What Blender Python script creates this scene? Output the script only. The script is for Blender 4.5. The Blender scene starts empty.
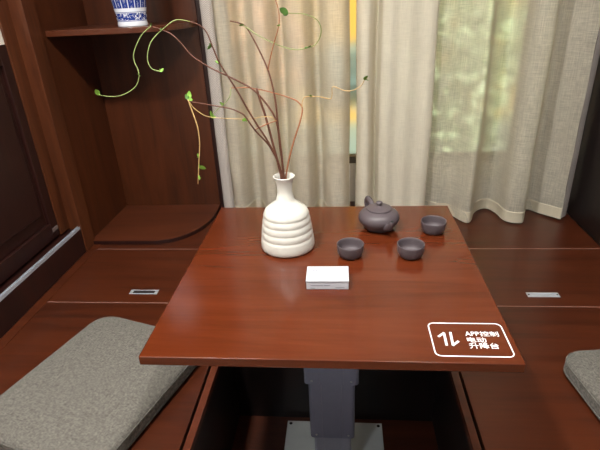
import bpy, bmesh, math, random
from mathutils import Vector, Matrix

SC = bpy.context.scene
COL = SC.collection
PI = math.pi
random.seed(7)
HT = 0.3634          # table top above the platform (platform top is z = 0)
FLOOR_Z = -0.40
CEIL_Z = 2.15
PIT_Z = -0.38

# ------------------------------------------------------------------ helpers
def link(o, parent=None):
    COL.objects.link(o)
    if parent is not None:
        o.parent = parent
    return o

def obj(name, bm, mat, parent=None, smooth=False, bevel=0.0, subsurf=0, auto=None):
    me = bpy.data.meshes.new(name)
    bmesh.ops.recalc_face_normals(bm, faces=bm.faces[:])
    bm.to_mesh(me); bm.free()
    if mat is not None:
        me.materials.append(mat)
    if smooth:
        for p in me.polygons:
            p.use_smooth = True
        if auto is not None:
            try: me.set_sharp_from_angle(angle=math.radians(auto))
            except Exception: pass
    o = bpy.data.objects.new(name, me)
    link(o, parent)
    if bevel > 0:
        m = o.modifiers.new('bevel', 'BEVEL'); m.width = bevel; m.segments = 2; m.limit_method = 'ANGLE'
    if subsurf:
        m = o.modifiers.new('sub', 'SUBSURF'); m.levels = subsurf; m.render_levels = subsurf
    return o

def thing(name, label, cat, loc=(0, 0, 0), rz=0.0, group=None):
    o = bpy.data.objects.new(name, None)
    o.empty_display_size = 0.05
    COL.objects.link(o)
    o.location = loc; o.rotation_euler = (0, 0, rz)
    return tag(o, label, cat, group)

def tag(o, label, cat, group=None, kind=None):
    o['label'] = label; o['category'] = cat
    if group: o['group'] = group
    if kind: o['kind'] = kind
    return o

def struct(o):
    o['kind'] = 'structure'
    return o

def box(bm, x0, x1, y0, y1, z0, z1):
    v = [bm.verts.new((x, y, z)) for z in (z0, z1) for y in (y0, y1) for x in (x0, x1)]
    for f in ((0, 2, 3, 1), (4, 5, 7, 6), (0, 1, 5, 4), (2, 6, 7, 3), (0, 4, 6, 2), (1, 3, 7, 5)):
        bm.faces.new([v[i] for i in f])
    return bm

def BM(): return bmesh.new()

def boxo(name, x0, x1, y0, y1, z0, z1, mat, parent=None, bevel=0.0):
    return obj(name, box(BM(), x0, x1, y0, y1, z0, z1), mat, parent, bevel=bevel)

def prism(bm, pts, z0, z1):
    lo = [bm.verts.new((x, y, z0)) for x, y in pts]
    hi = [bm.verts.new((x, y, z1)) for x, y in pts]
    n = len(pts)
    bm.faces.new(lo[::-1]); bm.faces.new(hi)
    for i in range(n):
        bm.faces.new((lo[i], lo[(i + 1) % n], hi[(i + 1) % n], hi[i]))
    return bm

def lathe(bm, prof, n=48):
    rings = []
    for r, z in prof:
        if r < 1e-6:
            rings.append([bm.verts.new((0, 0, z))])
        else:
            rings.append([bm.verts.new((r * math.cos(2 * PI * k / n), r * math.sin(2 * PI * k / n), z)) for k in range(n)])
    for a, b in zip(rings, rings[1:]):
        for k in range(n):
            k2 = (k + 1) % n
            if len(a) == 1 and len(b) == 1: continue
            if len(a) == 1: bm.faces.new((a[0], b[k], b[k2]))
            elif len(b) == 1: bm.faces.new((a[k], a[k2], b[0]))
            else: bm.faces.new((a[k], a[k2], b[k2], b[k]))
    return bm

def catmull(pts, sub):
    P = [Vector(p) for p in pts]
    P = [P[0] * 2 - P[1]] + P + [P[-1] * 2 - P[-2]]
    out = []
    for i in range(1, len(P) - 2):
        a, b, c, d = P[i - 1:i + 3]
        for s in range(sub):
            t = s / sub
            out.append(0.5 * ((2 * b) + (c - a) * t + (2 * a - 5 * b + 4 * c - d) * t * t + (3 * b - a - 3 * c + d) * t ** 3))
    out.append(P[-2].copy())
    return out

def tube(bm, pts, r0, r1=None, n=8, sub=5, rad=None, flat=1.0):
    if r1 is None: r1 = r0
    P = catmull(pts, sub) if sub > 1 else [Vector(p) for p in pts]
    m = len(P)
    rings = []
    prev = None
    for i, p in enumerate(P):
        t = (P[min(i + 1, m - 1)] - P[max(i - 1, 0)]).normalized()
        if prev is None:
            a = Vector((0, 0, 1)) if abs(t.z) < 0.9 else Vector((1, 0, 0))
            nrm = t.cross(a).normalized()
        else:
            nrm = (prev - t * prev.dot(t)).normalized()
        prev = nrm
        b = t.cross(nrm)
        u = i / (m - 1)
        r = rad(u) if rad else r0 + (r1 - r0) * u
        rings.append([bm.verts.new(p + (nrm * math.cos(2 * PI * k / n) + b * flat * math.sin(2 * PI * k / n)) * r) for k in range(n)])
    for a, b in zip(rings, rings[1:]):
        for k in range(n):
            bm.faces.new((a[k], a[(k + 1) % n], b[(k + 1) % n], b[k]))
    bm.faces.new(rings[0][::-1]); bm.faces.new(rings[-1])
    return bm

# measured centre lines of the twigs and leaf positions (metres)
STEMS = {
 'A_stem': [(-0.1137, 0.437, 0.5054), (-0.1125, 0.4438, 0.5594), (-0.119, 0.454, 0.6363), (-0.1223, 0.4621, 0.6961), (-0.1243, 0.467, 0.7311), (-0.1277, 0.471, 0.7586), (-0.1394, 0.4787, 0.8105), (-0.1646, 0.488, 0.868), (-0.1858, 0.4944, 0.905), (-0.2018, 0.497, 0.914), (-0.223, 0.5, 0.919)],
 'A_fork': [(-0.1389, 0.475, 0.811), (-0.1339, 0.4736, 0.8289), (-0.123, 0.4709, 0.8623), (-0.1073, 0.4673, 0.9042), (-0.1041, 0.4649, 0.9323), (-0.1098, 0.4626, 0.9586), (-0.1174, 0.46, 0.9862)],
 'A_tendril': [(-0.1947, 0.495, 0.9107), (-0.1765, 0.4911, 0.8985), (-0.1514, 0.4859, 0.8829), (-0.1065, 0.4773, 0.8626), (-0.073, 0.4713, 0.8542), (-0.0497, 0.4672, 0.8563), (-0.0254, 0.4627, 0.8644), (-0.0122, 0.4577, 0.8881), (-0.018, 0.4527, 0.9131), (-0.0444, 0.447, 0.9277), (-0.0816, 0.44, 0.9322)],
 'B_stem': [(-0.1171, 0.434, 0.5067), (-0.116, 0.43, 0.5723), (-0.1378, 0.4252, 0.6414), (-0.1678, 0.4206, 0.7001), (-0.1835, 0.4181, 0.7315), (-0.2027, 0.4146, 0.7742), (-0.2231, 0.4112, 0.8129), (-0.2368, 0.4087, 0.8405), (-0.246, 0.4062, 0.8703), (-0.2547, 0.4035, 0.9013), (-0.2675, 0.4018, 0.9168), (-0.2875, 0.4, 0.9256)],
 'B_tendril': [(-0.2875, 0.4, 0.9256), (-0.3153, 0.3933, 0.93), (-0.3438, 0.3858, 0.9139), (-0.3714, 0.3774, 0.8898), (-0.3819, 0.3698, 0.8596), (-0.3761, 0.3646, 0.8385), (-0.3558, 0.36, 0.8312)],
 'C_stem': [(-0.1129, 0.441, 0.5038), (-0.1137, 0.4436, 0.5595), (-0.1163, 0.4468, 0.6258), (-0.1225, 0.45, 0.6894), (-0.1356, 0.4518, 0.7228), (-0.1679, 0.4547, 0.7651), (-0.1996, 0.4567, 0.7864), (-0.2345, 0.4588, 0.8039), (-0.2747, 0.4612, 0.8242), (-0.3132, 0.4637, 0.8505), (-0.3367, 0.4659, 0.8807), (-0.3608, 0.4677, 0.9016), (-0.4004, 0.47, 0.9171)],
 'C_tendril': [(-0.4004, 0.47, 0.9171), (-0.4258, 0.4647, 0.8971), (-0.4465, 0.4581, 0.8637), (-0.4481, 0.4543, 0.8421), (-0.4407, 0.4499, 0.8178), (-0.4512, 0.4448, 0.7892), (-0.4854, 0.4387, 0.7705), (-0.5147, 0.434, 0.7687), (-0.5375, 0.43, 0.7737)],
 'D_stem': [(-0.1139, 0.439, 0.5046), (-0.1059, 0.4516, 0.5697), (-0.088, 0.465, 0.635), (-0.0693, 0.4762, 0.6865), (-0.0628, 0.4825, 0.7165), (-0.0705, 0.4859, 0.7305), (-0.0857, 0.4895, 0.7397), (-0.1317, 0.499, 0.7536), (-0.1893, 0.5103, 0.7652), (-0.2413, 0.52, 0.7651)],
 'D_side': [(-0.0625, 0.472, 0.7236), (-0.0606, 0.4711, 0.7379), (-0.0518, 0.4704, 0.7477), (-0.0209, 0.4685, 0.7474), (0.005, 0.467, 0.7416), (0.0099, 0.4663, 0.7508), (0.0125, 0.4652, 0.7698), (0.038, 0.4635, 0.7609), (0.0579, 0.4623, 0.7605), (0.0771, 0.4609, 0.7712), (0.0849, 0.46, 0.7837)],
 'D_tendril': [(-0.2413, 0.52, 0.7651), (-0.245, 0.5156, 0.7465), (-0.2584, 0.5109, 0.7306), (-0.2793, 0.505, 0.715), (-0.2954, 0.5, 0.699)],
 'E_stem': [(-0.1194, 0.432, 0.5076), (-0.1176, 0.43, 0.5749), (-0.1385, 0.428, 0.6369), (-0.1731, 0.4261, 0.6822), (-0.1892, 0.425, 0.709), (-0.1984, 0.4245, 0.7211), (-0.223, 0.4235, 0.7336), (-0.2519, 0.4225, 0.7404), (-0.3147, 0.4203, 0.7535), (-0.3224, 0.42, 0.759)],
 'E_side': [(-0.1735, 0.428, 0.6817), (-0.149, 0.4336, 0.6917), (-0.1206, 0.44, 0.7002)],
 'E_hang': [(-0.3224, 0.42, 0.759), (-0.3175, 0.4179, 0.7397), (-0.3074, 0.4137, 0.7005), (-0.3055, 0.4111, 0.6748), (-0.3064, 0.4088, 0.651), (-0.3118, 0.4056, 0.6173), (-0.321, 0.4, 0.5577)],
 'E_loop': [(-0.3205, 0.42, 0.7555), (-0.3134, 0.4213, 0.7412), (-0.3012, 0.4227, 0.7289), (-0.2827, 0.4244, 0.7175), (-0.2421, 0.4276, 0.711), (-0.1865, 0.4318, 0.7074), (-0.1548, 0.4342, 0.7107), (-0.1344, 0.4358, 0.7098), (-0.1226, 0.437, 0.6998)],
 'F_stem': [(-0.1183, 0.443, 0.503), (-0.1201, 0.4454, 0.5616), (-0.1335, 0.4483, 0.6307), (-0.1483, 0.4516, 0.7041), (-0.1597, 0.4537, 0.7466), (-0.166, 0.455, 0.7742)],
}
LEAVES = {
 'A': [(-0.0919, 0.44, 0.9405), (-0.0444, 0.458, 0.86), (-0.1925, 0.495, 0.9095), (-0.1068, 0.465, 0.9037)],
 'B': [(-0.3508, 0.36, 0.8341), (-0.3485, 0.385, 0.9102), (-0.2565, 0.405, 0.8729), (-0.2427, 0.41, 0.8406)],
 'C': [(-0.5398, 0.43, 0.7807), (-0.4411, 0.445, 0.8162), (-0.4004, 0.47, 0.9171)],
 'D': [(0.0872, 0.46, 0.7858), (-0.0447, 0.47, 0.7459), (-0.2983, 0.5, 0.6965), (-0.2684, 0.51, 0.731)],
 'E': [(-0.3143, 0.42, 0.7736), (-0.3353, 0.42, 0.7832), (-0.3134, 0.405, 0.6225), (-0.3005, 0.405, 0.5995), (-0.3164, 0.4, 0.5733), (-0.1942, 0.425, 0.7068)],
}

# ---------------------------------------------------------------- materials
def new_mat(name):
    m = bpy.data.materials.new(name); m.use_nodes = True
    nt = m.node_tree
    b = nt.nodes['Principled BSDF']
    return m, nt, b

def lin(c):
    f = lambda v: v / 12.92 if v <= 0.04045 else ((v + 0.055) / 1.055) ** 2.4
    return tuple(f(v / 255) for v in c) + (1.0,)

def plain(name, rgb, rough=0.5, metal=0.0, spec=0.5, coat=0.0, bump=0.0, bscale=200):
    m, nt, b = new_mat(name)
    n = nt.nodes
    b.inputs['Roughness'].default_value = rough
    b.inputs['Metallic'].default_value = metal
    b.inputs['Specular IOR Level'].default_value = spec
    b.inputs['Coat Weight'].default_value = coat
    tc = n.new('ShaderNodeTexCoord')
    no = n.new('ShaderNodeTexNoise'); no.inputs['Scale'].default_value = 35; no.inputs['Detail'].default_value = 4
    nt.links.new(tc.outputs['Object'], no.inputs['Vector'])
    mx = n.new('ShaderNodeMix'); mx.data_type = 'RGBA'
    c = lin(rgb)
    mx.inputs[6].default_value = tuple(v * 0.93 for v in c[:3]) + (1,)
    mx.inputs[7].default_value = tuple(min(1, v * 1.06) for v in c[:3]) + (1,)
    nt.links.new(no.outputs['Fac'], mx.inputs[0])
    nt.links.new(mx.outputs[2], b.inputs['Base Color'])
    if bump:
        n2 = n.new('ShaderNodeTexNoise'); n2.inputs['Scale'].default_value = bscale
        nt.links.new(tc.outputs['Object'], n2.inputs['Vector'])
        bp = n.new('ShaderNodeBump'); bp.inputs['Strength'].default_value = bump; bp.inputs['Distance'].default_value = 0.002
        nt.links.new(n2.outputs['Fac'], bp.inputs['Height']); nt.links.new(bp.outputs[0], b.inputs['Normal'])
    return m

def wood(name, dark, mid, light, axis='x', rough=0.3, seed=0.0, spec=0.5, coat=0.0):
    m, nt, b = new_mat(name)
    n = nt.nodes; L = nt.links.new
    tc = n.new('ShaderNodeTexCoord')
    mp = n.new('ShaderNodeMapping')
    lo, hi = 1.6, 17.0
    mp.inputs['Scale'].default_value = {'x': (lo, hi, hi), 'y': (hi, lo, hi), 'z': (hi, hi, lo)}[axis]
    mp.inputs['Location'].default_value = (seed, seed * 1.7, seed * 0.6)
    L(tc.outputs['Object'], mp.inputs['Vector'])
    n1 = n.new('ShaderNodeTexNoise'); n1.inputs['Scale'].default_value = 1.0; n1.inputs['Detail'].default_value = 7
    n1.inputs['Roughness'].default_value = 0.62; n1.inputs['Distortion'].default_value = 0.7
    L(mp.outputs[0], n1.inputs['Vector'])
    mp2 = n.new('ShaderNodeMapping')
    mp2.inputs['Scale'].default_value = {'x': (6, 160, 160), 'y': (160, 6, 160), 'z': (160, 160, 6)}[axis]
    L(tc.outputs['Object'], mp2.inputs['Vector'])
    n2 = n.new('ShaderNodeTexNoise'); n2.inputs['Scale'].default_value = 1.0; n2.inputs['Detail'].default_value = 3
    L(mp2.outputs[0], n2.inputs['Vector'])
    ad = n.new('ShaderNodeMath'); ad.operation = 'MULTIPLY_ADD'
    L(n2.outputs['Fac'], ad.inputs[0]); ad.inputs[1].default_value = 0.22; L(n1.outputs['Fac'], ad.inputs[2])
    rp = n.new('ShaderNodeValToRGB')
    e = rp.color_ramp.elements
    e[0].position = 0.40; e[0].color = lin(dark)
    e[1].position = 0.82; e[1].color = lin(light)
    x = e.new(0.58); x.color = lin(mid)
    L(ad.outputs[0], rp.inputs['Fac'])
    L(rp.outputs['Color'], b.inputs['Base Color'])
    b.inputs['Roughness'].default_value = rough
    b.inputs['Specular IOR Level'].default_value = spec
    b.inputs['Coat Weight'].default_value = coat
    b.inputs['Coat Roughness'].default_value = 0.12
    return m

WOOD_TABLE = wood('table_wood', (74, 31, 13), (84, 35, 15), (94, 41, 20), 'x', 0.16, 1.3)
WOOD_LID = wood('platform_wood', (56, 25, 13), (72, 32, 16), (84, 39, 20), 'x', 0.28, 4.1)
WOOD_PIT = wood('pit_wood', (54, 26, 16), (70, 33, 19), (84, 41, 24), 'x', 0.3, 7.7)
WOOD_EDGE = wood('edge_wood', (72, 34, 21), (90, 43, 26), (106, 54, 34), 'x', 0.3, 2.2)
WOOD_V = wood('cabinet_wood', (58, 28, 14), (74, 36, 17), (86, 43, 22), 'z', 0.33, 3.4)
WOOD_POST = wood('post_wood', (60, 30, 17), (80, 41, 22), (98, 53, 29), 'z', 0.33, 5.2)
WOOD_SHELF = wood('shelf_wood', (62, 30, 17), (78, 38, 21), (90, 45, 26), 'x', 0.3, 9.4)
WOOD_DOOR = wood('dark_door_wood', (30, 14, 13), (40, 18, 15), (50, 23, 18), 'z', 0.35, 6.1)
WOOD_STILE = wood('door_stile_wood', (48, 23, 15), (62, 29, 17), (76, 37, 21), 'z', 0.33, 8.8)
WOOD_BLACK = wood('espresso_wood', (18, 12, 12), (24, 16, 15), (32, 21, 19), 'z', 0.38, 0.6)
GAP_DARK = plain('seam_shadow_rubber', (22, 12, 9), 0.8)
SEAM = plain('edge_banding', (160, 122, 110), 0.5)
WALL = plain('wall_paint', (222, 216, 205), 0.85)
CEIL = plain('ceiling_paint', (228, 226, 222), 0.9)
FLOORM = wood('hall_floor_wood', (96, 78, 62), (122, 101, 82), (142, 120, 98), 'y', 0.45, 1.9)
ALU = plain('brushed_aluminium', (196, 200, 206), 0.45, 0.4)
ALU_TRACK = plain('anodised_track', (186, 192, 202), 0.4, 0.35)
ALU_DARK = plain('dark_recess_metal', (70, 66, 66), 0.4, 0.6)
STEEL_GREY = plain('painted_column_metal', (132, 134, 154), 0.38, 0.35)
STEEL_GREY_LIT = plain('lit_inner_column_metal', (156, 158, 176), 0.35, 0.35)  # column grey made lighter: light on the lower column put into its colour
PLATE = plain('grey_green_plate_paint', (214, 220, 220), 0.45)
SCREW = plain('screw_metal', (190, 192, 196), 0.3, 0.9)
HOLE = plain('black_hole', (16, 16, 17), 0.7)
CERAMIC = plain('white_ceramic', (212, 210, 202), 0.28, 0, 0.5, 0.15)
CLAY = plain('purple_clay', (84, 75, 79), 0.42, 0, 0.45, 0, 0.12, 900)
CARD = plain('white_card', (192, 195, 203), 0.4)
CARD_LID = plain('clear_white_plastic', (196, 199, 207), 0.22)
PRINT = plain('grey_print', (112, 115, 128), 0.6)
PRINT_DK = plain('dark_grey_print', (120, 124, 134), 0.6)
INK = plain('white_ink', (246, 240, 244), 0.5)
LEAF = plain('leaf_green', (120, 165, 62), 0.5)
LEAF_DK = plain('leaf_dark_green', (72, 112, 44), 0.5)
TENDRIL = plain('pale_green_stem', (132, 146, 86), 0.55)
TENDRIL_Y = plain('yellow_tan_stem', (190, 158, 104), 0.5)
TWIG = plain('red_brown_twig', (92, 52, 36), 0.55, 0, 0.5, 0, 0.3, 300)
TWIG_L = plain('tan_brown_twig', (146, 92, 60), 0.55)
LAMPW = plain('lamp_white_rim', (235, 235, 235), 0.4)

def emit(name, rgb, s):
    m, nt, b = new_mat(name)
    b.inputs['Base Color'].default_value = (0.8, 0.8, 0.8, 1)
    b.inputs['Emission Color'].default_value = lin(rgb)
    b.inputs['Emission Strength'].default_value = s
    return m

def fabric(name, c1, c2):
    m, nt, b = new_mat(name)
    n = nt.nodes; L = nt.links.new
    tc = n.new('ShaderNodeTexCoord')
    facs = []
    for sc in ((110, 1100, 110), (1100, 110, 110)):
        mp = n.new('ShaderNodeMapping'); mp.inputs['Scale'].default_value = sc
        L(tc.outputs['Object'], mp.inputs['Vector'])
        no = n.new('ShaderNodeTexNoise'); no.inputs['Scale'].default_value = 1; no.inputs['Detail'].default_value = 2
        L(mp.outputs[0], no.inputs['Vector']); facs.append(no)
    ad = n.new('ShaderNodeMath'); ad.operation = 'ADD'
    L(facs[0].outputs['Fac'], ad.inputs[0]); L(facs[1].outputs['Fac'], ad.inputs[1])
    rp = n.new('ShaderNodeValToRGB'); e = rp.color_ramp.elements
    e[0].position = 0.0; e[0].color = lin(c1); e[1].position = 1.0; e[1].color = lin(c2)
    mr = n.new('ShaderNodeMapRange'); mr.inputs[1].default_value = 0.72; mr.inputs[2].default_value = 1.28
    L(ad.outputs[0], mr.inputs[0]); L(mr.outputs[0], rp.inputs['Fac'])
    L(rp.outputs['Color'], b.inputs['Base Color'])
    b.inputs['Roughness'].default_value = 0.95
    b.inputs['Specular IOR Level'].default_value = 0.1
    b.inputs['Sheen Weight'].default_value = 0.15
    bp = n.new('ShaderNodeBump'); bp.inputs['Strength'].default_value = 0.2; bp.inputs['Distance'].default_value = 0.001
    L(ad.outputs[0], bp.inputs['Height']); L(bp.outputs[0], b.inputs['Normal'])
    return m

CUSHION = fabric('grey_linen', (66, 64, 59), (126, 122, 115))
PIPING = fabric('grey_piping', (70, 67, 62), (116, 112, 105))

def curtain_mat(name, rgb, transp, transl):
    """woven cloth: diffuse + translucent, with light passing between the threads"""
    m, nt, b = new_mat(name)
    n = nt.nodes; L = nt.links.new
    n.remove(b)
    out = n['Material Output']
    tc = n.new('ShaderNodeTexCoord')
    thr = []
    for sc in ((25, 25, 420), (420, 420, 14)):
        mp = n.new('ShaderNodeMapping'); mp.inputs['Scale'].default_value = sc
        L(tc.outputs['Object'], mp.inputs['Vector'])
        no = n.new('ShaderNodeTexNoise'); no.inputs['Scale'].default_value = 1; no.inputs['Detail'].default_value = 2
        L(mp.outputs[0], no.inputs['Vector']); thr.append(no)
    ad = n.new('ShaderNodeMath'); ad.operation = 'ADD'
    L(thr[0].outputs['Fac'], ad.inputs[0]); L(thr[1].outputs['Fac'], ad.inputs[1])
    mr = n.new('ShaderNodeMapRange'); mr.inputs[1].default_value = 0.7; mr.inputs[2].default_value = 1.3
    mr.inputs[3].default_value = transp * 0.45; mr.inputs[4].default_value = transp * 1.55
    L(ad.outputs[0], mr.inputs[0])
    c = lin(rgb)
    mx = n.new('ShaderNodeMix'); mx.data_type = 'RGBA'
    mx.inputs[6].default_value = tuple(v * 1.03 for v in c[:3]) + (1,); mx.inputs[7].default_value = tuple(v * 0.95 for v in c[:3]) + (1,)
    mr2 = n.new('ShaderNodeMapRange'); mr2.inputs[1].default_value = 0.7; mr2.inputs[2].default_value = 1.3
    L(ad.outputs[0], mr2.inputs[0]); L(mr2.outputs[0], mx.inputs[0])
    df = n.new('ShaderNodeBsdfDiffuse'); tl = n.new('ShaderNodeBsdfTranslucent'); tr = n.new('ShaderNodeBsdfTransparent')
    L(mx.outputs[2], df.inputs['Color']); L(mx.outputs[2], tl.inputs['Color'])
    m1 = n.new('ShaderNodeMixShader'); m1.inputs[0].default_value = transl
    L(df.outputs[0], m1.inputs[1]); L(tl.outputs[0], m1.inputs[2])
    m2 = n.new('ShaderNodeMixShader'); L(mr.outputs[0], m2.inputs[0])
    L(m1.outputs[0], m2.inputs[1]); L(tr.outputs[0], m2.inputs[2])
    # cloth closes up when seen along its surface
    lw = n.new('ShaderNodeLayerWeight'); lw.inputs['Blend'].default_value = 0.5
    inv = n.new('ShaderNodeMath'); inv.operation = 'SUBTRACT'; inv.inputs[0].default_value = 1.0; L(lw.outputs['Facing'], inv.inputs[1])
    mu = n.new('ShaderNodeMath'); mu.operation = 'MULTIPLY'; L(inv.outputs[0], mu.inputs[0]); L(mr.outputs[0], mu.inputs[1])
    L(mu.outputs[0], m2.inputs[0])
    L(m2.outputs[0], out.inputs['Surface'])
    return m

CURT = curtain_mat('linen_curtain', (224, 216, 198), 0.19, 0.34)
CURT_S = curtain_mat('linen_curtain_sheer', (224, 218, 201), 0.30, 0.40)
CURT_B = curtain_mat('linen_curtain_dense', (224, 217, 200), 0.05, 0.20)
CURT_HEM = curtain_mat('linen_hem', (222, 213, 191), 0.03, 0.2)

def herringbone():
    m, nt, b = new_mat('herringbone_braid')
    n = nt.nodes; L = nt.links.new
    uv = n.new('ShaderNodeUVMap'); sp = n.new('ShaderNodeSeparateXYZ'); L(uv.outputs[0], sp.inputs[0])
    pp = n.new('ShaderNodeMath'); pp.operation = 'PINGPONG'; pp.inputs[1].default_value = 0.006
    L(sp.outputs['X'], pp.inputs[0])
    ad = n.new('ShaderNodeMath'); ad.operation = 'ADD'; L(pp.outputs[0], ad.inputs[0]); L(sp.outputs['Y'], ad.inputs[1])
    ml = n.new('ShaderNodeMath'); ml.operation = 'MULTIPLY'; ml.inputs[1].default_value = 2 * PI / 0.007; L(ad.outputs[0], ml.inputs[0])
    sn = n.new('ShaderNodeMath'); sn.operation = 'SINE'; L(ml.outputs[0], sn.inputs[0])
    mr = n.new('ShaderNodeMapRange'); mr.inputs[1].default_value = -0.6; mr.inputs[2].default_value = 0.6; L(sn.outputs[0], mr.inputs[0])
    mx = n.new('ShaderNodeMix'); mx.data_type = 'RGBA'; mx.inputs[6].default_value = lin((158, 148, 142)); mx.inputs[7].default_value = lin((206, 198, 190))
    L(mr.outputs[0], mx.inputs[0]); L(mx.outputs[2], b.inputs['Base Color'])
    b.inputs['Roughness'].default_value = 0.9
    return m
BRAID = herringbone()

def glass_mat():
    m, nt, b = new_mat('frosted_window_glass')
    b.inputs['Base Color'].default_value = (0.96, 0.98, 0.97, 1)
    b.inputs['Transmission Weight'].default_value = 1.0
    b.inputs['IOR'].default_value = 1.12
    b.inputs['Roughness'].default_value = 0.30
    return m
GLASS = glass_mat()

def blue_white():
    """white glaze with two painted blue bands (object space z measured from the foot)"""
    m, nt, b = new_mat('blue_and_white_glaze')
    n = nt.nodes; L = nt.links.new
    def math_(op, a, bb=None, c=None):
        k = n.new('ShaderNodeMath'); k.operation = op
        for i, v in enumerate((a, bb, c)):
            if v is None: continue
            if isinstance(v, (int, float)): k.inputs[i].default_value = v
            else: L(v, k.inputs[i])
        return k.outputs[0]
    tc = n.new('ShaderNodeTexCoord'); sp = n.new('ShaderNodeSeparateXYZ'); L(tc.outputs['Object'], sp.inputs[0])
    X, Y, Z = sp.outputs
    ang = math_('ARCTAN2', Y, X)
    def band(z0, z1): return math_('MULTIPLY', math_('GREATER_THAN', Z, z0), math_('LESS_THAN', Z, z1))
    # lower band: curling waves
    no = n.new('ShaderNodeTexNoise'); no.inputs['Scale'].default_value = 120; no.inputs['Detail'].default_value = 3; no.inputs['Distortion'].default_value = 1.6
    L(tc.outputs['Object'], no.inputs['Vector'])
    wav = math_('GREATER_THAN', no.outputs['Fac'], 0.44)
    lower = math_('MULTIPLY', band(0.022, 0.047), wav)
    lines = math_('ADD', band(0.0185, 0.0205), band(0.049, 0.051))
    # upper band: lappet panels
    pan = math_('SINE', math_('MULTIPLY', ang, 16))
    pans = math_('GREATER_THAN', pan, -0.93)
    inner = math_('MULTIPLY', math_('GREATER_THAN', pan, 0.55), math_('GREATER_THAN', no.outputs['Fac'], 0.52))
    upper = math_('MULTIPLY', band(0.064, 0.094), math_('SUBTRACT', pans, math_('MULTIPLY', inner, 0.35)))
    tot = math_('MINIMUM', math_('ADD', math_('ADD', lower, lines), math_('ADD', upper, band(0.0945, 0.097))), 1.0)
    # painted flowers higher on the body
    hi = math_('MULTIPLY', math_('GREATER_THAN', Z, 0.118), math_('MULTIPLY', math_('LESS_THAN', Z, 0.2), math_('GREATER_THAN', no.outputs['Fac'], 0.56)))
    tot = math_('MINIMUM', math_('ADD', tot, hi), 1.0)
    rp = n.new('ShaderNodeMix'); rp.data_type = 'RGBA'
    rp.inputs[6].default_value = lin((226, 230, 240)); rp.inputs[7].default_value = lin((34, 58, 140))
    L(tot, rp.inputs[0]); L(rp.outputs[2], b.inputs['Base Color'])
    b.inputs['Roughness'].default_value = 0.15
    return m
BLUEWHITE = blue_white()

# ------------------------------------------------------------------ room shell
LX, RX = -1.17, 1.47
BACK_Y = 1.62
FRONT_Y = -2.6
struct(boxo('floor', LX - .1, RX + .1, FRONT_Y, 1.72, FLOOR_Z - .06, FLOOR_Z, FLOORM))
struct(boxo('ceiling', LX - .1, RX + .1, FRONT_Y, 1.80, CEIL_Z, CEIL_Z + .08, CEIL))
struct(boxo('wall_left', LX - .1, LX, FRONT_Y, BACK_Y, FLOOR_Z, CEIL_Z, WALL))
struct(boxo('wall_right', RX, RX + .1, FRONT_Y, BACK_Y, FLOOR_Z, CEIL_Z, WALL))
WX0, WX1, WZ0, WZ1 = -0.52, 0.88, 0.19, 1.98
bm = BM()
box(bm, LX - .1, WX0, BACK_Y, BACK_Y + .1, FLOOR_Z, CEIL_Z)
box(bm, WX1, RX + .1, BACK_Y, BACK_Y + .1, FLOOR_Z, CEIL_Z)
box(bm, WX0, WX1, BACK_Y, BACK_Y + .1, FLOOR_Z, WZ0)
box(bm, WX0, WX1, BACK_Y, BACK_Y + .1, WZ1, CEIL_Z)
struct(obj('wall_back', bm, WALL))
# window: frame and panes
bm = BM()
fw = 0.035
box(bm, WX0, WX1, BACK_Y + .02, BACK_Y + .07, WZ0, WZ0 + fw); box(bm, WX0, WX1, BACK_Y + .02, BACK_Y + .07, WZ1 - fw, WZ1)
xs = [WX0, 0.245, WX1 - fw]
for x in xs: box(bm, x, x + fw, BACK_Y + .02, BACK_Y + .07, WZ0 + fw, WZ1 - fw)
win = struct(obj('window_1', bm, plain('window_frame_paint', (92, 84, 74), 0.5)))
for x0, x1 in ((WX0 + fw, 0.245), (0.245 + fw, WX1 - fw)):
    boxo('window_pane', x0, x1, BACK_Y + .042, BACK_Y + .048, WZ0 + fw, WZ1 - fw, GLASS, win)

struct(boxo('wall_left', LX, -1.132, -0.05, 1.0035, 0.8558, CEIL_Z, WALL))
# left side: recessed low sliding door above a dark kickboard with a metal track
struct(boxo('baseboard_left', LX, -1.078, -0.05, 1.07, -0.0, 0.108, WOOD_DOOR, bevel=.001))
tk = BM()
box(tk, -1.090, -1.079, -0.05, 1.07, 0.108, 0.115)
box(tk, -1.090, -1.088, -0.05, 1.07, 0.115, 0.121); box(tk, -1.081, -1.079, -0.05, 1.07, 0.115, 0.121)
tag(obj('door_track', tk, ALU_TRACK), 'pale metal sliding-door track along the top of the dark kickboard on the left', 'track')

dr = thing('sliding_door', 'dark red-brown panelled sliding door low in the left wall', 'door', (-1.15, 0.5, 0.1205))
def dl(name, y0, y1, z0, z1, x0, x1, mat, bevel=.002):
    return boxo(name, x0 + 1.15, x1 + 1.15, y0 - .5, y1 - .5, z0 - .1205, z1 - .1205, mat, dr, bevel)
dl('door_stile', 0.958, 1.0025, 0.1205, 0.855, -1.155, -1.128, WOOD_DOOR)
dl('door_stile', 0.06, 0.15, 0.1205, 0.855, -1.155, -1.128, WOOD_DOOR)
dl('door_rail', 0.15, 0.958, 0.1205, 0.185, -1.155, -1.128, WOOD_DOOR)
dl('door_rail', 0.15, 0.958, 0.79, 0.855, -1.155, -1.128, WOOD_DOOR)
bm = BM()
box(bm, 0, .012, 0.15 - .5, 0.958 - .5, 0.185 - .1205, 0.79 - .1205)
box(bm, .012, .020, 0.20 - .5, 0.930 - .5, 0.235 - .1205, 0.74 - .1205)
o = obj('door_panel', bm, WOOD_DOOR, dr, bevel=.006); o.location = (-.002, 0, 0)
o = dl('name_plate', 0.960, 0.998, 0.148, 0.163, -1.1285, -1.1265, plain('grey_sticker', (132, 116, 112), 0.4, 0.3), 0)
o['label'] = 'small grey plate on the door corner'

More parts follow.
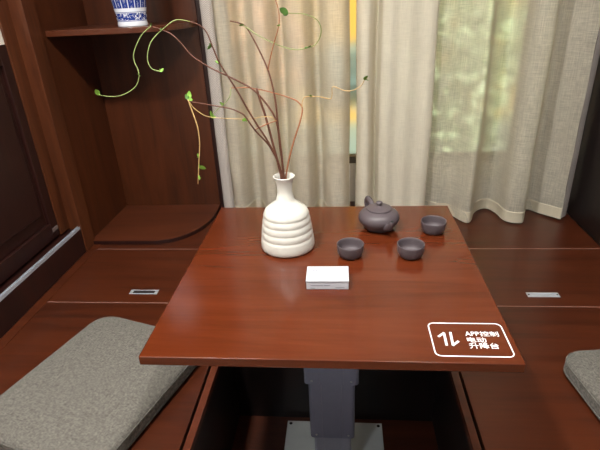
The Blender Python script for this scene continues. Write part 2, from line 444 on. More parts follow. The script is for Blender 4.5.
# ------------------------------------------------------------------ platform
pf = thing('platform', 'raised wooden platform body with a sunken pit below the table', 'platform', (0, 0, FLOOR_Z))
def pbox(name, x0, x1, y0, y1, z0, z1, mat, bevel=0.0):
    return boxo(name, x0, x1, y0, y1, z0 - FLOOR_Z, z1 - FLOOR_Z, mat, pf, bevel)
PX0, PX1 = -1.078, 1.066
TH = 0.018
pbox('front_fascia', PX0, PX1, -0.075, -0.057, FLOOR_Z, 0.0, WOOD_LID)
pbox('side_board', PX0, -1.040, -0.057, 1.60, FLOOR_Z, 0.0, WOOD_LID, .0008)
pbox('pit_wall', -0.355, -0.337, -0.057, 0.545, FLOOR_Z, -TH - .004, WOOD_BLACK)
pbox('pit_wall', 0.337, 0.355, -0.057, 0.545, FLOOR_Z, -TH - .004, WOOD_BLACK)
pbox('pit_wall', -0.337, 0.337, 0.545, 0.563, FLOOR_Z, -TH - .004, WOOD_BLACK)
pbox('pit_floor', -0.337, 0.337, -0.057, 0.545, FLOOR_Z, PIT_Z, WOOD_PIT)
pbox('pit_edging', -0.3515, -0.332, -0.057, 0.69, -TH - .004, -0.001, WOOD_EDGE, .001)
pbox('pit_edging', 0.332, 0.3515, -0.057, 0.69, -TH - .004, -0.001, WOOD_EDGE, .001)
pbox('pit_edging', -0.332, 0.332, 0.545, 0.69, -TH - .004, -0.001, WOOD_EDGE, .001)
pbox('inner_frame', -1.04, -0.36, -0.057, 1.60, FLOOR_Z, -TH - .002, WOOD_PIT)
pbox('inner_frame', 0.36, PX1, -0.057, 1.60, FLOOR_Z, -TH - .002, WOOD_PIT)
pbox('inner_frame', -0.36, 0.36, 0.70, 1.60, FLOOR_Z, -TH - .002, WOOD_PIT)

def lid(label, x0, x1, y0, y1, pull=None, name='storage_lid', cat='lid'):
    cx, cy = (x0 + x1) / 2, (y0 + y1) / 2
    t = thing(name, label, cat, (cx, cy, -TH))
    g = 0.0016
    boxo('board', x0 - cx + g, x1 - cx - g, y0 - cy + g, y1 - cy - g, 0, TH, WOOD_LID, t, .0009)
    # pale edge banding that shows as a thin line along the front edge
    boxo('edge_band', x0 - cx + g, x1 - cx - g, y0 - cy + .0002, y0 - cy + g, 0.004, TH + .00005, SEAM, t)
    if pull:
        px, py, w, d, tilt = pull
        p = BM()
        # shallow metal tray: rim round a sunken finger slot
        w2, d2 = w / 2, d / 2
        for a in ((-w2, w2, -d2, -d2 + .004), (-w2, w2, d2 - .004, d2), (-w2, -w2 + .012, -d2 + .004, d2 - .004), (w2 - .012, w2, -d2 + .004, d2 - .004)):
            box(p, *a, 0, .0022)
        fp = obj('flush_pull', p, ALU, t); fp.location = (px - cx, py - cy, TH); fp.rotation_euler = (0, 0, tilt)
        s = box(BM(), -w2 + .012, w2 - .012, -d2 + .004, d2 - .004, 0, .0008)
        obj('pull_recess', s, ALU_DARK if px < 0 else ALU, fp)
        for sx in (-1, 1):
            sb = lathe(BM(), [(0, .0022), (.003, .0022), (.0026, .0032), (0, .0034)], 12)
            so = obj('screw', sb, HOLE if px > 0 else SCREW, fp, True); so.location = (sx * (w2 - .006), 0, 0)
    return t
S1, S2 = 1.0907, 0.690
lid('left lid beside the pit, under the left grey cushion', -1.04, -0.357, -0.055, S2)
lid('left storage lid with flush pull, in front of the corner shelf', -1.04, -0.353, S2, S1, (-0.700, 0.757, .106, .026, 0.0))
lid('right lid beside the pit, under the right grey cushion', 0.357, PX1, -0.055, S2)
lid('right storage lid with a bright flush pull, before the curtain', 0.353, PX1, S2, S1, (0.716, 0.757, .106, .026, 0.0))
lid('platform board directly behind the table', -0.353, 0.353, S2, S1, name='platform_board', cat='board')
lid('long rear platform board running under the curtains', -1.04, PX1, S1, 1.60, name='platform_board', cat='board')

# ------------------------------------------------------------------ right tall cabinet
cb = thing('tall_cabinet', 'near-black tall cabinet side against the right wall', 'cabinet', (1.27, .75, 0.0))
bm = BM(); box(bm, 1.068 - 1.27, 1.088 - 1.27, -0.80, 0.82, 0, 2.05)
obj('side_panel', bm, WOOD_BLACK, cb, bevel=.001)
bm = BM(); box(bm, 1.088 - 1.27, 0.195, -0.78, 0.82, 0, 2.05)
obj('body', bm, WOOD_BLACK, cb)
for y0, y1 in ((-.80, -.7805),):
    bm = BM(); box(bm, 1.091 - 1.27, 0.195, y0, y1, 0.05, 2.03); dd = obj('cabinet_door', bm, WOOD_BLACK, cb, bevel=.002)

# ------------------------------------------------------------------ corner shelf unit
cs = thing('corner_shelf', 'open brown corner shelf unit with rounded shelves at the back left', 'shelf', (-0.83, 1.35, 0))
def cbox(name, x0, x1, y0, y1, z0, z1, mat, bevel=.001):
    return boxo(name, x0 + .83, x1 + .83, y0 - 1.35, y1 - 1.35, z0, z1, mat, cs, bevel)
cbox('post', LX + .002, -1.074, 1.071, 1.150, 0.0005, 2.12, WOOD_POST)
cbox('door_jamb', LX + .002, -1.124, 1.004, 1.0705, 0.1155, 2.12, WOOD_POST)
cbox('side_panel', LX + .002, -1.086, 1.150, 1.552, 0.0005, 2.12, WOOD_V)
cbox('back_panel', -1.086, -0.590, 1.534, 1.552, 0.0005, 2.12, WOOD_V)
cbox('panel_edge', -0.590, -0.562, 1.524, 1.556, 0.0005, 2.12, WOOD_DOOR, .006)
def quarter(z0, z1, name, y_front=1.135, x_right=-0.590):
    pts = [(-1.086, 1.534), (-1.086, y_front), (-0.80, y_front)]
    cx, cy = -0.80, 1.42
    a, bb = x_right - cx, y_front - cy
    for k in range(1, 17):
        t = k / 16 * PI / 2
        pts.append((cx + a * math.sin(t) , cy + bb * math.cos(t)))
    pts.append((x_right, 1.534))
    pts = [(x + .83, y - 1.35) for x, y in pts]
    return obj(name, prism(BM(), pts, z0, z1), WOOD_SHELF, cs, bevel=.002)
quarter(0.0005, 0.0185, 'base_shelf')
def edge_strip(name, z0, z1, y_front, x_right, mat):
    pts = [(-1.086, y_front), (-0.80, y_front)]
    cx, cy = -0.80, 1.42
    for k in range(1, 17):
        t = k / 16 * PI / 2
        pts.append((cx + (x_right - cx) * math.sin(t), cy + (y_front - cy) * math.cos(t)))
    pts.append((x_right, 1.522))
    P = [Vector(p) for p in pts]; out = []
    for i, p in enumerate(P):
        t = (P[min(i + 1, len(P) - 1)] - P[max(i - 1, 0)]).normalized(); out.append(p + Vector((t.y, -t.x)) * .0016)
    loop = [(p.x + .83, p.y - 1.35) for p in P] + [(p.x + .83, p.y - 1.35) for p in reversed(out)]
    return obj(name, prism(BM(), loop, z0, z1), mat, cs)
edge_strip('shelf_edge_shade', 0.0005, 0.0172, 1.1349, -0.5899, WOOD_DOOR)  # dark strip standing for the shadow line along the base shelf's front edge
SHZ = 0.884
quarter(SHZ - .022, SHZ, 'upper_shelf', 1.19)
quarter(1.42, 1.442, 'upper_shelf', 1.165)

# blue and white vase on the shelf
bv = thing('porcelain_vase', 'blue and white porcelain vase on the corner shelf', 'vase', (-0.770, 1.268, SHZ + .0003))
prof = [(0, 0.004), (.040, 0.004), (.046, 0), (.0545, 0.0), (.056, .003), (.0555, .012), (.0545, .018), (.056, .03), (.0575, .05), (.061, .07), (.066, .10),
        (.078, .14), (.090, .18), (.097, .22), (.093, .26), (.076, .285), (.050, .30), (.040, .315), (.044, .335), (.052, .345), (.050, .346), (.040, .335), (.036, .315), (.0, .312)]
obj('body', lathe(BM(), prof, 64), BLUEWHITE, bv, True)

# ------------------------------------------------------------------ curtains
def sheet(bm, line, z0, z1, nz=24, spread=None, wob=0.004, seed=0, uvw=False):
    """vertical cloth following a plan-view line; folds flatten slightly towards the top"""
    rnd = random.Random(seed)
    ph = [rnd.uniform(0, 6.28) for _ in range(8)]
    uvl = bm.loops.layers.uv.new('UVMap') if uvw else None
    ym = sum(p.y for p in line) / len(line)
    s = 0.0; S = [0.0]
    for a, b in zip(line, line[1:]): s += (b - a).length; S.append(s)
    rows = []
    for k in range(nz + 1):
        t = k / nz; z = z0 + (z1 - z0) * t
        amp = 1.0 - 0.18 * t
        r = []
        for i, p in enumerate(line):
            w = wob * (math.sin(9 * z + ph[0] + S[i] * 9) + .6 * math.sin(23 * z + ph[1] + S[i] * 31))
            r.append(bm.verts.new((p.x + .5 * wob * math.sin(7 * z + ph[2] + 12 * S[i]), ym + (p.y - ym) * amp + w * (1 - .6 * t), z)))
        rows.append(r)
    for k in range(nz):
        for i in range(len(line) - 1):
            f = bm.faces.new((rows[k][i], rows[k][i + 1], rows[k + 1][i + 1], rows[k + 1][i]))
            if uvl:
                for l, (ii, kk) in zip(f.loops, ((i, k), (i + 1, k), (i + 1, k + 1), (i, k + 1))):
                    l[uvl].uv = (S[ii], z0 + (z1 - z0) * kk / nz)
    return bm

def line2(pts, sub=7):
    return [Vector((v.x, v.y, 0)) for v in catmull([(x, y, 0) for x, y in pts], sub)]

def curtain(label, pts, z0, mat, seed, trim=None, hem=True, name='curtain'):
    ln = line2(pts)
    cx = sum(p.x for p in ln) / len(ln)
    t = thing(name, label, 'curtain', (cx, 1.42, z0))
    def mk(nm, l, za, zb, m, nz, sd=seed, uvw=False, off=0.0):
        l = [Vector((p.x - cx, p.y - 1.42 - off, 0)) for p in l]
        return obj(nm, sheet(BM(), l, za - z0, zb - z0, nz, None, .004, sd, uvw), m, t, True)
    mk('cloth', ln, z0, CEIL_Z - .01, mat, 60)
    if hem:
        h = obj('hem', None_hem(ln, cx, z0), CURT_HEM, t, True)
    if trim:
        tl = line2(trim)
        tl = [Vector((p.x - cx, p.y - 1.42, 0)) for p in tl]
        obj('braid_trim', sheet(BM(), tl, 0.002, CEIL_Z - .012 - z0, 60, None, .001, seed, True), BRAID, t, True)
    return t

def None_hem(ln, cx, z0):
    # folded double hem: a second layer of cloth 1.5 mm in front with a stitched ridge at its top
    bm = BM()
    rows = []
    n = len(ln)
    for z, off in ((0.000, .0022), (0.010, .0026), (0.046, .0026), (0.049, .0036), (0.052, .0012)):
        r = []
        for i, p in enumerate(ln):
            a = ln[max(i - 1, 0)]; b = ln[min(i + 1, n - 1)]
            t = (b - a).normalized(); nr = Vector((t.y, -t.x, 0))
            if nr.y > 0 and abs(t.x) > .3: nr = -nr
            w = .004 * 0
            r.append(bm.verts.new((p.x - cx + nr.x * off, p.y - 1.42 + nr.y * off, z)))
        rows.append(r)
    for a, b in zip(rows, rows[1:]):
        for i in range(n - 1): bm.faces.new((a[i], a[i + 1], b[i + 1], b[i]))
    return bm

LEFT = [(-.500, 1.47), (-.480, 1.415), (-.440, 1.400), (-.415, 1.43), (-.398, 1.475), (-.372, 1.478), (-.345, 1.44), (-.318, 1.395), (-.280, 1.385), (-.256, 1.42),
        (-.238, 1.465), (-.215, 1.468), (-.192, 1.42), (-.165, 1.392), (-.125, 1.385), (-.100, 1.42), (-.085, 1.462), (-.062, 1.465), (-.042, 1.42), (-.015, 1.388),
        (.025, 1.382), (.048, 1.40), (.064, 1.44), (.066, 1.47)]
LEFT = [(x, 1.43 + (y - 1.43) * 1.35) for x, y in LEFT]
curtain('pale linen curtain on the left, behind the vase and twigs', LEFT, 0.012, CURT, 3,
        trim=[(-.556, 1.478), (-.546, 1.468), (-.520, 1.462), (-.502, 1.468)])
MID = [(.094, 1.47), (.097, 1.44), (.115, 1.408), (.140, 1.402), (.160, 1.43), (.172, 1.468), (.182, 1.472), (.188, 1.43), (.196, 1.395), (.225, 1.378), (.262, 1.386), (.300, 1.378),
       (.345, 1.388), (.380, 1.378), (.402, 1.385), (.412, 1.398)]
curtain('middle linen curtain hanging flat and opaque behind the teapot', MID, 0.012, CURT_B, 5)
RIGHT = [(.360, 1.482), (.400, 1.478), (.440, 1.455), (.470, 1.428), (.505, 1.425), (.535, 1.40), (.565, 1.345), (.590, 1.318), (.612, 1.345), (.640, 1.42), (.680, 1.466), (.718, 1.470), (.742, 1.42),
         (.754, 1.345), (.785, 1.315), (.826, 1.317), (.848, 1.37), (.868, 1.440), (.900, 1.462), (.930, 1.42), (.965, 1.385), (1.000, 1.348)]
curtain('right linen curtain with deep folds, lit green from outside', RIGHT, 0.010, CURT_S, 9,
        trim=[(1.002, 1.352), (1.020, 1.366), (1.038, 1.385), (1.054, 1.42)])

# ------------------------------------------------------------------ table
tb = thing('lift_table', 'square red-brown lifting table in the middle of the platform', 'table', (0, .35, PIT_Z))
def T(o, x=0, y=0, z=0):
    o.location = (x, y - .35, z - PIT_Z); return o
obj_top = T(boxo('tabletop', -.3535, .3540, -.003, .700, -.020, 0, WOOD_TABLE, tb, .0016), 0, .0, HT)
T(boxo('mounting_plate', -.20, .20, -.11, .11, -.006, 0, STEEL_GREY, tb), 0, .36, HT - .020)
def colsec(name, w, d, z0, z1, mat, cap=None):
    bm = BM()
    # folded profile: rounded corners and shallow vertical flutes
    c = .010
    pts = []
    for sx, sy, a0 in ((1, 1, 0), (-1, 1, 90), (-1, -1, 180), (1, -1, 270)):
        for k in range(4):
            a = math.radians(a0 + k * 30)
            pts.append((sx * (w / 2 - c) + c * math.cos(a), sy * (d / 2 - c) + c * math.sin(a)))
            if (sx, sy, k) == (-1, -1, 3):
                for fx in (-.22 * w, .22 * w):
                    pts += [(fx - .0012, -d / 2), (fx - .0006, -d / 2 + .0014), (fx + .0006, -d / 2 + .0014), (fx + .0012, -d / 2)]
    prism(bm, pts, z0, z1)
    o = T(obj(name, bm, mat, tb), 0, .36, 0)
    for sx in (-1, 1):
        s = lathe(BM(), [(0, .0015), (.0028, .0012), (.0032, 0), (0, 0)], 12)
        so = obj('screw', s, SCREW, o, True)
        so.rotation_euler = (PI / 2, 0, 0); so.location = (sx * w * .36, -d / 2, z0 + .012)
    return o
colsec('outer_column', .148, .120, 0.012, HT - .0265, STEEL_GREY)
colsec('middle_column', .128, .104, -0.200, 0.020, STEEL_GREY)
colsec('inner_column', .108, .090, PIT_Z + .006, -0.19, STEEL_GREY_LIT)
plate = T(boxo('base_plate', -.1625, .1625, -.1625, .1625, 0, .006, PLATE, tb, .002), 0, .362, PIT_Z)
for sx in (-1, 1):
    for sy in (-1, 1):
        h = lathe(BM(), [(0, .0008), (.0052, .0008), (.0055, 0), (0, 0)], 14)
        ho = obj('bolt_hole', h, HOLE, plate, True); ho.location = (sx * .150, sy * .150, .006)

# printed notice on the table corner
def ribbon(bm, pts, w, closed=False):
    P = [Vector((x, y)) for x, y in pts]; n = len(P)
    L_, R_ = [], []
    for i, p in enumerate(P):
        a = P[(i - 1) % n] if (closed or i) else p
        b = P[(i + 1) % n] if (closed or i < n - 1) else p
        t = (b - a).normalized(); nr = Vector((-t.y, t.x)) * w / 2
        L_.append((p + nr)); R_.append((p - nr))
    m = n if closed else n - 1
    for i in range(m):
        j = (i + 1) % n
        quad = [L_[i], R_[i], R_[j], L_[j]]
        lo = [bm.verts.new((q.x, q.y, 0)) for q in quad]; hi = [bm.verts.new((q.x, q.y, .0004)) for q in quad]
        bm.faces.new(hi)
        for k in range(4): bm.faces.new((lo[k], lo[(k + 1) % 4], hi[(k + 1) % 4], hi[k]))
    return bm
nx0, nx1, ny0, ny1, nr = .2015, .3415, .0148, .1118, .011
pts = []
for cx, cy, a0 in ((nx1 - nr, ny1 - nr, 0), (nx0 + nr, ny1 - nr, 90), (nx0 + nr, ny0 + nr, 180), (nx1 - nr, ny0 + nr, 270)):
    for k in range(7):
        a = math.radians(a0 + 15 * k); pts.append((cx + nr * math.cos(a), cy + nr * math.sin(a)))
notice = T(obj('printed_notice', ribbon(BM(), pts, .0024, True), INK, tb), 0, 0, HT + .0001)
notice['label'] = 'white printed notice with arrows and lettering'
bm = BM()
ribbon(bm, [(.2262, .0440), (.2278, .0815)], .0046); ribbon(bm, [(.2288, .0822), (.2150, .0690)], .0046)
ribbon(bm, [(.2403, .0835), (.2380, .0450)], .0046); ribbon(bm, [(.2368, .0442), (.2506, .0572)], .0046)
obj('arrow_icon', bm, INK, notice)
def text(s, x0, x1, y0, y1, bold, nm='lettering'):
    cu = bpy.data.curves.new('t', 'FONT'); cu.body = s; cu.size = 1.0; cu.extrude = 0.004; cu.offset = bold
    to = bpy.data.objects.new('t', cu); COL.objects.link(to)
    bpy.context.view_layer.update()
    dg = bpy.context.evaluated_depsgraph_get()
    me = bpy.data.meshes.new_from_object(to.evaluated_get(dg), depsgraph=dg)
    bpy.data.objects.remove(to); bpy.data.curves.remove(cu)
    X = [v.co.x for v in me.vertices]; Y = [v.co.y for v in me.vertices]
    if not X: return None
    ax, bx, ay, by = min(X), max(X), min(Y), max(Y)
    for v in me.vertices:
        v.co.x = x0 + (v.co.x - ax) / (bx - ax) * (x1 - x0)
        v.co.y = y0 + (v.co.y - ay) / (by - ay) * (y1 - y0)
        v.co.z = .0004 if v.co.z > 0 else 0.0
    me.materials.clear(); me.materials.append(INK)
    o = bpy.data.objects.new(nm, me); link(o, notice); return o
text('APP', .2672, .2935, .0735, .0858, .006)
text('控制', .2950, .3298, .0725, .0872, .006)
text('电动', .2672, .3022, .0542, .0690, .006)
text('升降台', .2675, .3205, .0368, .0530, .006)

# ------------------------------------------------------------------ white ribbed vase
vs = thing('ribbed_vase', 'white ribbed ceramic vase holding the twigs on the table', 'vase', (-.112, .437, HT + .0002))
prof = [(0, .003), (.048, .003), (.056, 0), (.0635, .0008), (.0685, .0035), (.0705, .009), (.0702, .018)]
rib = [(.0692, .0670, .038), (.0672, .0646, .057), (.0648, .0618, .076), (.0622, .0584, .094), (.0590, .0530, .111)]
z = .020
for ra, rb, z1 in rib:
    prof += [(ra + .0008, z + .0022), (ra * .55 + rb * .45 + .0010, (z + z1) / 2), (rb + .0013, z1 - .0022), (rb - .0002, z1 - .0004)]
    z = z1
prof += [(.0480, 0.1150), (.0380, 0.1231), (.0272, 0.1311), (.0238, 0.1357), (.0226, 0.1414), (.0205, 0.1476), (.0188, 0.1568), (.0190, 0.1693), (.0208, 0.1818), (.0248, 0.1927),
         (.0272, 0.1969), (.0270, 0.1987), (.0252, 0.1984), (.0225, 0.1921), (.0182, 0.1807), (.0165, 0.1659), (.0170, 0.1522), (.0, 0.1499)]
obj('body', lathe(BM(), prof, 72), CERAMIC, vs, True)

# ------------------------------------------------------------------ twigs standing in the vase
def leaf_bm(size, seed):
    rnd = random.Random(seed)
    bm = BM()
    for b in range(2):
        ang = rnd.choice((-1, 1)) * rnd.uniform(.6, 1.3) if b else rnd.uniform(-.2, .2)
        L = size * .78 * (1.0 if b == 0 else .6)
        R_ = Matrix.Rotation(ang, 3, 'Y') @ Matrix.Rotation(rnd.uniform(-.5, .5), 3, 'X') @ Matrix.Rotation(rnd.uniform(-.8, .8), 3, 'Z')
        rows = []
        for k in range(7):
            t = k / 6
            w = L * .32 * math.sin(PI * min(1, t * .93 + .07)) ** .8
            bend = .25 * L * t * t
            row = []
            for s, dz in ((-1, .12), (0, 0), (1, .12)):
                row.append((s * w, -bend - abs(s) * dz * w * -1, t * L))
            rows.append(row)
        top = [[bm.verts.new(R_ @ Vector(p)) for p in r] for r in rows]
        bot = [[bm.verts.new(R_ @ (Vector(p) + Vector((0, .0006, 0)))) for p in r] for r in rows]
        for g, fl in ((top, 0), (bot, 1)):
            for a, c in zip(g, g[1:]):
                for i in range(2):
                    f = (a[i], a[i + 1], c[i + 1], c[i]); bm.faces.new(f[::-1] if fl else f)
    return bm

def twig(label, key, stems, leaves, rz=0):
    base = Vector(STEMS[key + '_stem'][0])
    t = thing('twig', label, 'twig', tuple(base), 0, 'twigs in the white vase')
    def loc(n): return [Vector(p) - base for p in STEMS[n]]
    for (nm, part, r0, r1, mat) in stems:
        o = obj(part, tube(BM(), loc(nm), r0, r1, 7, 6), mat, t, True)
        if part != 'stem': o['label'] = {'tendril': 'thin pale green curling tendril', 'side_shoot': 'thin tan side shoot'}.get(part, part)
    path = []
    for (nm, *_r) in stems: path += catmull(loc(nm), 6)
    for i, (p, size, mat, ang) in enumerate(leaves):
        q = Vector(p) - base
        root = min(path, key=lambda v: (v - q).length)
        d = q - root
        ln = d.length
        if ln < .004:
            d = Vector((math.sin(ang), -.25, math.cos(ang))); ln = size * .5
        L = min(max(1.6 * ln, size * .7), size * 1.1)
        lo = obj('leaf', leaf_bm(L / .78, ord(key) * 13 + i), mat, t, True)
        lo.location = root; lo.rotation_mode = 'QUATERNION'
        lo.rotation_quaternion = Vector((0, 0, 1)).rotation_difference(d.normalized())
    return t
LV = LEAVES
twig('tallest twig, forking high with a green loop curling right', 'A',
     [('A_stem', 'stem', .0028, .0014, TWIG), ('A_fork', 'side_shoot', .0014, .0010, TWIG_L), ('A_tendril', 'tendril', .0011, .0010, TENDRIL)],
     [(LV['A'][0], .026, LEAF_DK, -.9), (LV['A'][1], .018, LEAF_DK, 1.0), (LV['A'][2], .014, LEAF, -1.2), (LV['A'][3], .010, LEAF, .3)])
twig('long twig arching left, its small curl ending below the shelf edge', 'B',
     [('B_stem', 'stem', .0026, .0013, TWIG), ('B_tendril', 'tendril', .0011, .0009, TENDRIL)],
     [(LV['B'][0], .014, LEAF, 1.2), (LV['B'][1], .009, LEAF_DK, .3), (LV['B'][2], .012, LEAF_DK, -1.3), (LV['B'][3], .014, LEAF, -.8)])
twig('long twig reaching furthest left, with a trailing green tip', 'C',
     [('C_stem', 'stem', .0028, .0013, TWIG), ('C_tendril', 'tendril', .0011, .0010, TENDRIL)],
     [(LV['C'][0], .024, LEAF, -.4), (LV['C'][1], .014, LEAF, -1.2), (LV['C'][2], .009, LEAF_DK, .5)])
twig('twig bending over at right, with a thin wavy shoot before the curtain gap', 'D',
     [('D_stem', 'stem', .0024, .0012, TWIG_L), ('D_side', 'side_shoot', .0011, .0009, TENDRIL_Y), ('D_tendril', 'tendril', .0011, .0010, TENDRIL)],
     [(LV['D'][0], .020, LEAF, .2), (LV['D'][1], .014, LEAF, .9), (LV['D'][2], .026, LEAF, .5), (LV['D'][3], .014, LEAF, .7)])
twig('twig drooping at left, a shoot hanging straight down before the shelf panel', 'E',
     [('E_stem', 'stem', .0024, .0012, TWIG), ('E_side', 'side_shoot', .0013, .0012, TWIG_L), ('E_hang', 'tendril', .0014, .0011, TENDRIL_Y), ('E_loop', 'tendril', .0008, .0008, TENDRIL_Y)],
     [(LV['E'][0], .018, LEAF, .3), (LV['E'][1], .012, LEAF_DK, -.8), (LV['E'][2], .012, LEAF, -.5), (LV['E'][3], .016, LEAF, .6), (LV['E'][4], .016, LEAF, 2.9), (LV['E'][5], .018, LEAF, .1)])
twig('short thick reddish twig ending bare above the vase', 'F', [('F_stem', 'stem', .0034, .0026, TWIG)], [])

# ------------------------------------------------------------------ teapot and cups
tp = thing('teapot', 'dark purple clay teapot with its spout pointing to the front', 'teapot', (.134, .548, HT + .0002), math.radians(-69))
body = [(0, .004), (.027, .003), (.031, 0), (.034, .001), (.037, .006), (.046, .015), (.0525, .025), (.0545, .033), (.0530, .041), (.0475, .049), (.0410, .0535), (.0355, .0555), (.0335, .0575), (.0300, .0575), (.0, .0570)]
lidp = [(0, .0576), (.0325, .0576), (.0332, .0605), (.0318, .0618), (.0285, .0620), (.0215, .0652), (.0120, .0675), (.0060, .0682), (.0052, .0700), (.0075, .0725), (.0088, .0755), (.0080, .0785), (.0045, .0803), (0, .0806)]
PS = 1.05
body = [(r * PS, z) for r, z in body]; lidp = [(r * PS, z) for r, z in lidp]
obj('body', lathe(BM(), body, 64), CLAY, tp, True)
obj('lid', lathe(BM(), lidp, 48), CLAY, tp, True)
sp = tube(BM(), [(.038, 0, .020), (.056, 0, .025), (.068, 0, .032), (.077, 0, .044), (.080, 0, .053)], .0125, .0056, 16, 6)
obj('spout', sp, CLAY, tp, True)
so = obj('spout_opening', lathe(BM(), [(0, 0), (.0040, 0), (.0040, .0004), (0, .0004)], 14), HOLE, tp); so.location = (.0802, 0, .0534); so.rotation_euler = (0, .40, 0)
hb = tube(BM(), [(-.040, 0, .045), (-.056, 0, .055), (-.072, 0, .059), (-.084, 0, .052), (-.084, 0, .038), (-.072, 0, .025), (-.050, 0, .020)], .0082, .0058, 12, 6, None, 1.35)
obj('handle', hb, CLAY, tp, True)

cupp = [(0, .003), (.019, .003), (.0205, 0), (.0232, .0008), (.0276, .0044), (.0312, .0110), (.0330, .0190), (.0338, .0300), (.0342, .0345), (.0334, .0352), (.0322, .0345), (.0312, .0300), (.0305, .0190), (.0285, .0110), (.0235, .0068), (0, .0060)]
cup0 = None
for i, (x, y, lb) in enumerate(((.0521, .3858, 'clay teacup nearest the white card box'), (.2016, .3852, 'clay teacup in front of the teapot on its right'), (.2794, .5192, 'clay teacup nearest the back right table corner'))):
    if cup0 is None:
        c = obj('teacup', lathe(BM(), cupp, 48), CLAY, None, True); cup0 = c
    else:
        c = cup0.copy(); COL.objects.link(c)
    c.location = (x, y, HT + .0002); tag(c, lb, 'cup', 'clay teacups on the table')

# ------------------------------------------------------------------ card box
bx = thing('card_box', 'small white card box lying on the table before the vase', 'box', (-.002, .262, HT + .0002), math.radians(0.5))
boxo('tray', -.0475, .0475, -.0315, .0315, 0, .0188, CARD, bx, .001)
boxo('lid', -.0485, .0485, -.0325, 0.0325, .0196, .0232, CARD_LID, bx, .0012)
def marks(name, lst, mat, loc, rot=None):
    for x0, x1, y0, y1 in lst:
        o = obj(name, box(BM(), x0, x1, y0, y1, 0, .0002), mat, bx); o.location = loc
        if rot: o.rotation_euler = rot
marks('faint_print', [(-.040, -.012, .0195, .0205), (-.034, -.030, .0105, .0130), (-.028, -.0235, .0105, .0130), (-.022, -.013, .011, .0120),
                      (.018, .021, .0115, .0130), (.0225, .0255, .0115, .0130), (.029, .038, .0115, .0125), (-.038, .006, -.0245, -.0238)], PRINT, (0, 0, .0232))
marks('faint_print', [(-.038, -.010, .0105, .0115), (-.008, .006, .0103, .0116), (-.038, -.028, .0030, .0040), (.018, .038, .0050, .0060)], PRINT, (0, -.0317, 0), (PI / 2, 0, 0))

# ------------------------------------------------------------------ cushions
def cushion(label, x, y, rz, w, d, h=.055):
    t = thing('seat_cushion', label, 'cushion', (x, y, .0003), rz, 'grey floor cushions')
    bm = BM(); NU, NV = 40, 14
    def outline(s, z):
        pts = []
        n = 96; r = .055 * s + .004; ww, dd = w / 2 * s, d / 2 * s
        if s < .2: r = min(ww, dd) * .4
        for sx, sy, a0 in ((1, 1, 0), (-1, 1, 90), (-1, -1, 180), (1, -1, 270)):
            for k in range(n // 4):
                a = math.radians(a0 + 90 * k / (n // 4 - 1))
                pts.append((sx * (ww - r) + r * math.cos(a), sy * (dd - r) + r * math.sin(a), z))
        return pts
    lay = [(.05, 0), (.5, 0), (.94, 0), (.985, .004), (1.0, .012), (1.006, .026), (1.0, h * .74), (.985, h * .86), (.955, h * .94), (.90, h * .985), (.75, h * 1.04), (.5, h * 1.09), (.25, h * 1.11), (.05, h * 1.115)]
    rings = [[bm.verts.new(p) for p in outline(s, z)] for s, z in lay]
    rnd = random.Random(int(abs(x) * 1000))
    for s_i, (s, z) in enumerate(lay):
        if s_i > 8:
            for v in rings[s_i]:
                v.co.z += .0018 * math.sin(v.co.x * 21 + 1) * math.sin(v.co.y * 17 + 2)
    for a, b in zip(rings, rings[1:]):
        n = len(a)
        for k in range(n): bm.faces.new((a[k], a[(k + 1) % n], b[(k + 1) % n], b[k]))
    bm.faces.new(rings[0][::-1]); bm.faces.new(rings[-1])
    obj('cover', bm, CUSHION, t, True)
    for s, z in ((1.001, h * .76), (1.001, .012)):
        pts = outline(s, z); P = [Vector(p) for p in pts]; P.append(P[0].copy())
        obj('piping', tube(BM(), P, .0021, .0021, 6, 1), PIPING, t, True)
    return t
cushion('grey linen cushion on the left, partly under the table edge', -.636, .268, math.radians(-17.3), .41, .49)
cushion('grey linen cushion cut off by the right edge of the photo', .842, .195, math.radians(7), .38, .48)

# ------------------------------------------------------------------ outside the window
struct(boxo('ground', -6, 6, 1.73, 9, FLOOR_Z - .1, FLOOR_Z - .02, plain('garden_ground', (84, 98, 88), 0.9)))
gw = boxo('garden_wall', -4, 4, 5.0, 5.2, FLOOR_Z - .02, 2.8, plain('ochre_render', (222, 172, 70), 0.85))
tag(gw, 'ochre garden wall seen blurred through the curtain', 'wall')
def shrub(x, y, z, r, h, rgb, n, label, seed):
    rnd = random.Random(seed)
    t = thing('shrub', label, 'shrub', (x, y, FLOOR_Z - .02), 0, 'shrubs outside the window')
    obj('stem', tube(BM(), [(0, 0, 0), (.02, 0, z * .5), (0, .02, z + .4)], .03, .012, 7, 4), TWIG, t, True)
    bm = BM()
    for i in range(n):
        while True:
            p = Vector((rnd.uniform(-1, 1), rnd.uniform(-1, 1), rnd.uniform(-1, 1)))
            if .3 < p.length < 1: break
        c = Vector((p.x * r, p.y * r, z - FLOOR_Z + p.z * h))
        R_ = Matrix.Rotation(rnd.uniform(0, 6.28), 3, 'Z') @ Matrix.Rotation(rnd.uniform(-1.2, 1.2), 3, 'X')
        L = rnd.uniform(.06, .11)
        q = [(-.0, 0, 0), (L * .3, L * .45, 0.01), (0, L, 0), (-L * .3, L * .45, 0.01)]
        bm.faces.new([bm.verts.new(c + R_ @ Vector(v)) for v in q])
    obj('foliage', bm, plain('foliage_%d' % seed, rgb, 0.6), t)
    return t
shrub(.70, 2.9, .55, .55, .95, (184, 202, 158), 4200, 'large green shrub outside, behind the right curtain', 11)
shrub(1.95, 4.0, .6, .45, .55, (150, 186, 130), 1300, 'darker green shrub outside, furthest right', 12)
shrub(-.55, 3.0, .55, .35, .50, (200, 140, 84), 1100, 'orange shrub outside, behind the left curtain', 13)
shrub(.02, 4.1, .25, .34, .32, (112, 136, 130), 1000, 'low blue-green shrub outside, behind the curtain gap', 14)

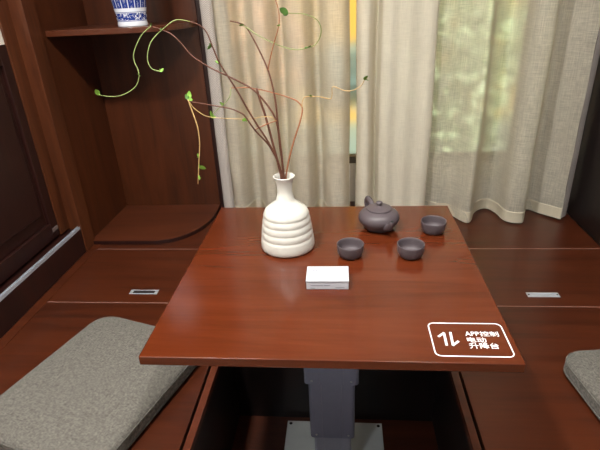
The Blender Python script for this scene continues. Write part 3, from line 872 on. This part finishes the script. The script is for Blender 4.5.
# ------------------------------------------------------------------ lamps
def ceiling_lamp(x, y, r, power, label, col=(1, .97, .92)):
    t = thing('ceiling_lamp', label, 'lamp', (x, y, CEIL_Z), 0, 'round ceiling lamps')
    obj('rim', lathe(BM(), [(r, -.001), (r + .012, -.001), (r + .012, -.030), (r, -.030), (r, -.001)], 40), LAMPW, t, True)
    d = obj('diffuser', lathe(BM(), [(0, -.014), (r, -.014), (r, -.010), (0, -.010)], 40), emit('lamp_glow', (255, 245, 230), 1.0), t)
    li = bpy.data.lights.new('lamp_light', 'AREA'); li.shape = 'DISK'; li.size = 2 * r; li.energy = power; li.color = col
    lo = bpy.data.objects.new('lamp_light', li); link(lo, t); lo.location = (0, 0, -.0325)
    return t
ceiling_lamp(.36, -.16, .09, 30, 'round ceiling lamp above the table')
ceiling_lamp(-.60, -.16, .09, 44, 'round ceiling lamp above the left cushion')

ceiling_lamp(-1.0, -2.1, .15, 17, 'cool unseen fill lamp added far behind the viewer', (.84, .92, 1))  # unseen fill lamp added to brighten the base plate and column in the pit

day = bpy.data.lights.new('sun', 'SUN'); day.energy = 20.0; day.angle = math.radians(3); day.color = (1, .97, .9)
so = bpy.data.objects.new('sun', day); COL.objects.link(so)
so.rotation_euler = Vector((-.75, .25, -.75)).to_track_quat('-Z', 'Y').to_euler()

w = bpy.data.worlds.new('world'); SC.world = w; w.use_nodes = True
bg = w.node_tree.nodes['Background']
bg.inputs['Color'].default_value = (.80, .88, 1.0, 1); bg.inputs['Strength'].default_value = .3

# ------------------------------------------------------------------ camera
cam = bpy.data.cameras.new('camera'); co = bpy.data.objects.new('camera', cam); COL.objects.link(co)
f_px, th, ya, ro = 481.89, 0.446637, 0.09935, -0.048586
fw_ = Vector((-math.sin(ya) * math.cos(th), math.cos(ya) * math.cos(th), -math.sin(th)))
r_ = fw_.cross(Vector((0, 0, 1))).normalized(); u_ = r_.cross(fw_)
r2 = r_ * math.cos(ro) + u_ * math.sin(ro); u2 = -r_ * math.sin(ro) + u_ * math.cos(ro)
M = Matrix((r2, u2, -fw_)).transposed().to_4x4(); M.translation = (0.03459, -0.68877, 0.96812)
co.matrix_world = M
cam.sensor_width = 36; cam.lens = f_px / 600 * 36; cam.clip_start = .02
SC.camera = co

vs_ = SC.view_settings
vs_.view_transform = 'Standard'; vs_.look = 'None'; vs_.gamma = 1.0; vs_.use_curve_mapping = False
vs_.exposure = 0.0
SC.cycles.use_denoising = True
SC.cycles.max_bounces = 10; SC.cycles.transparent_max_bounces = 16
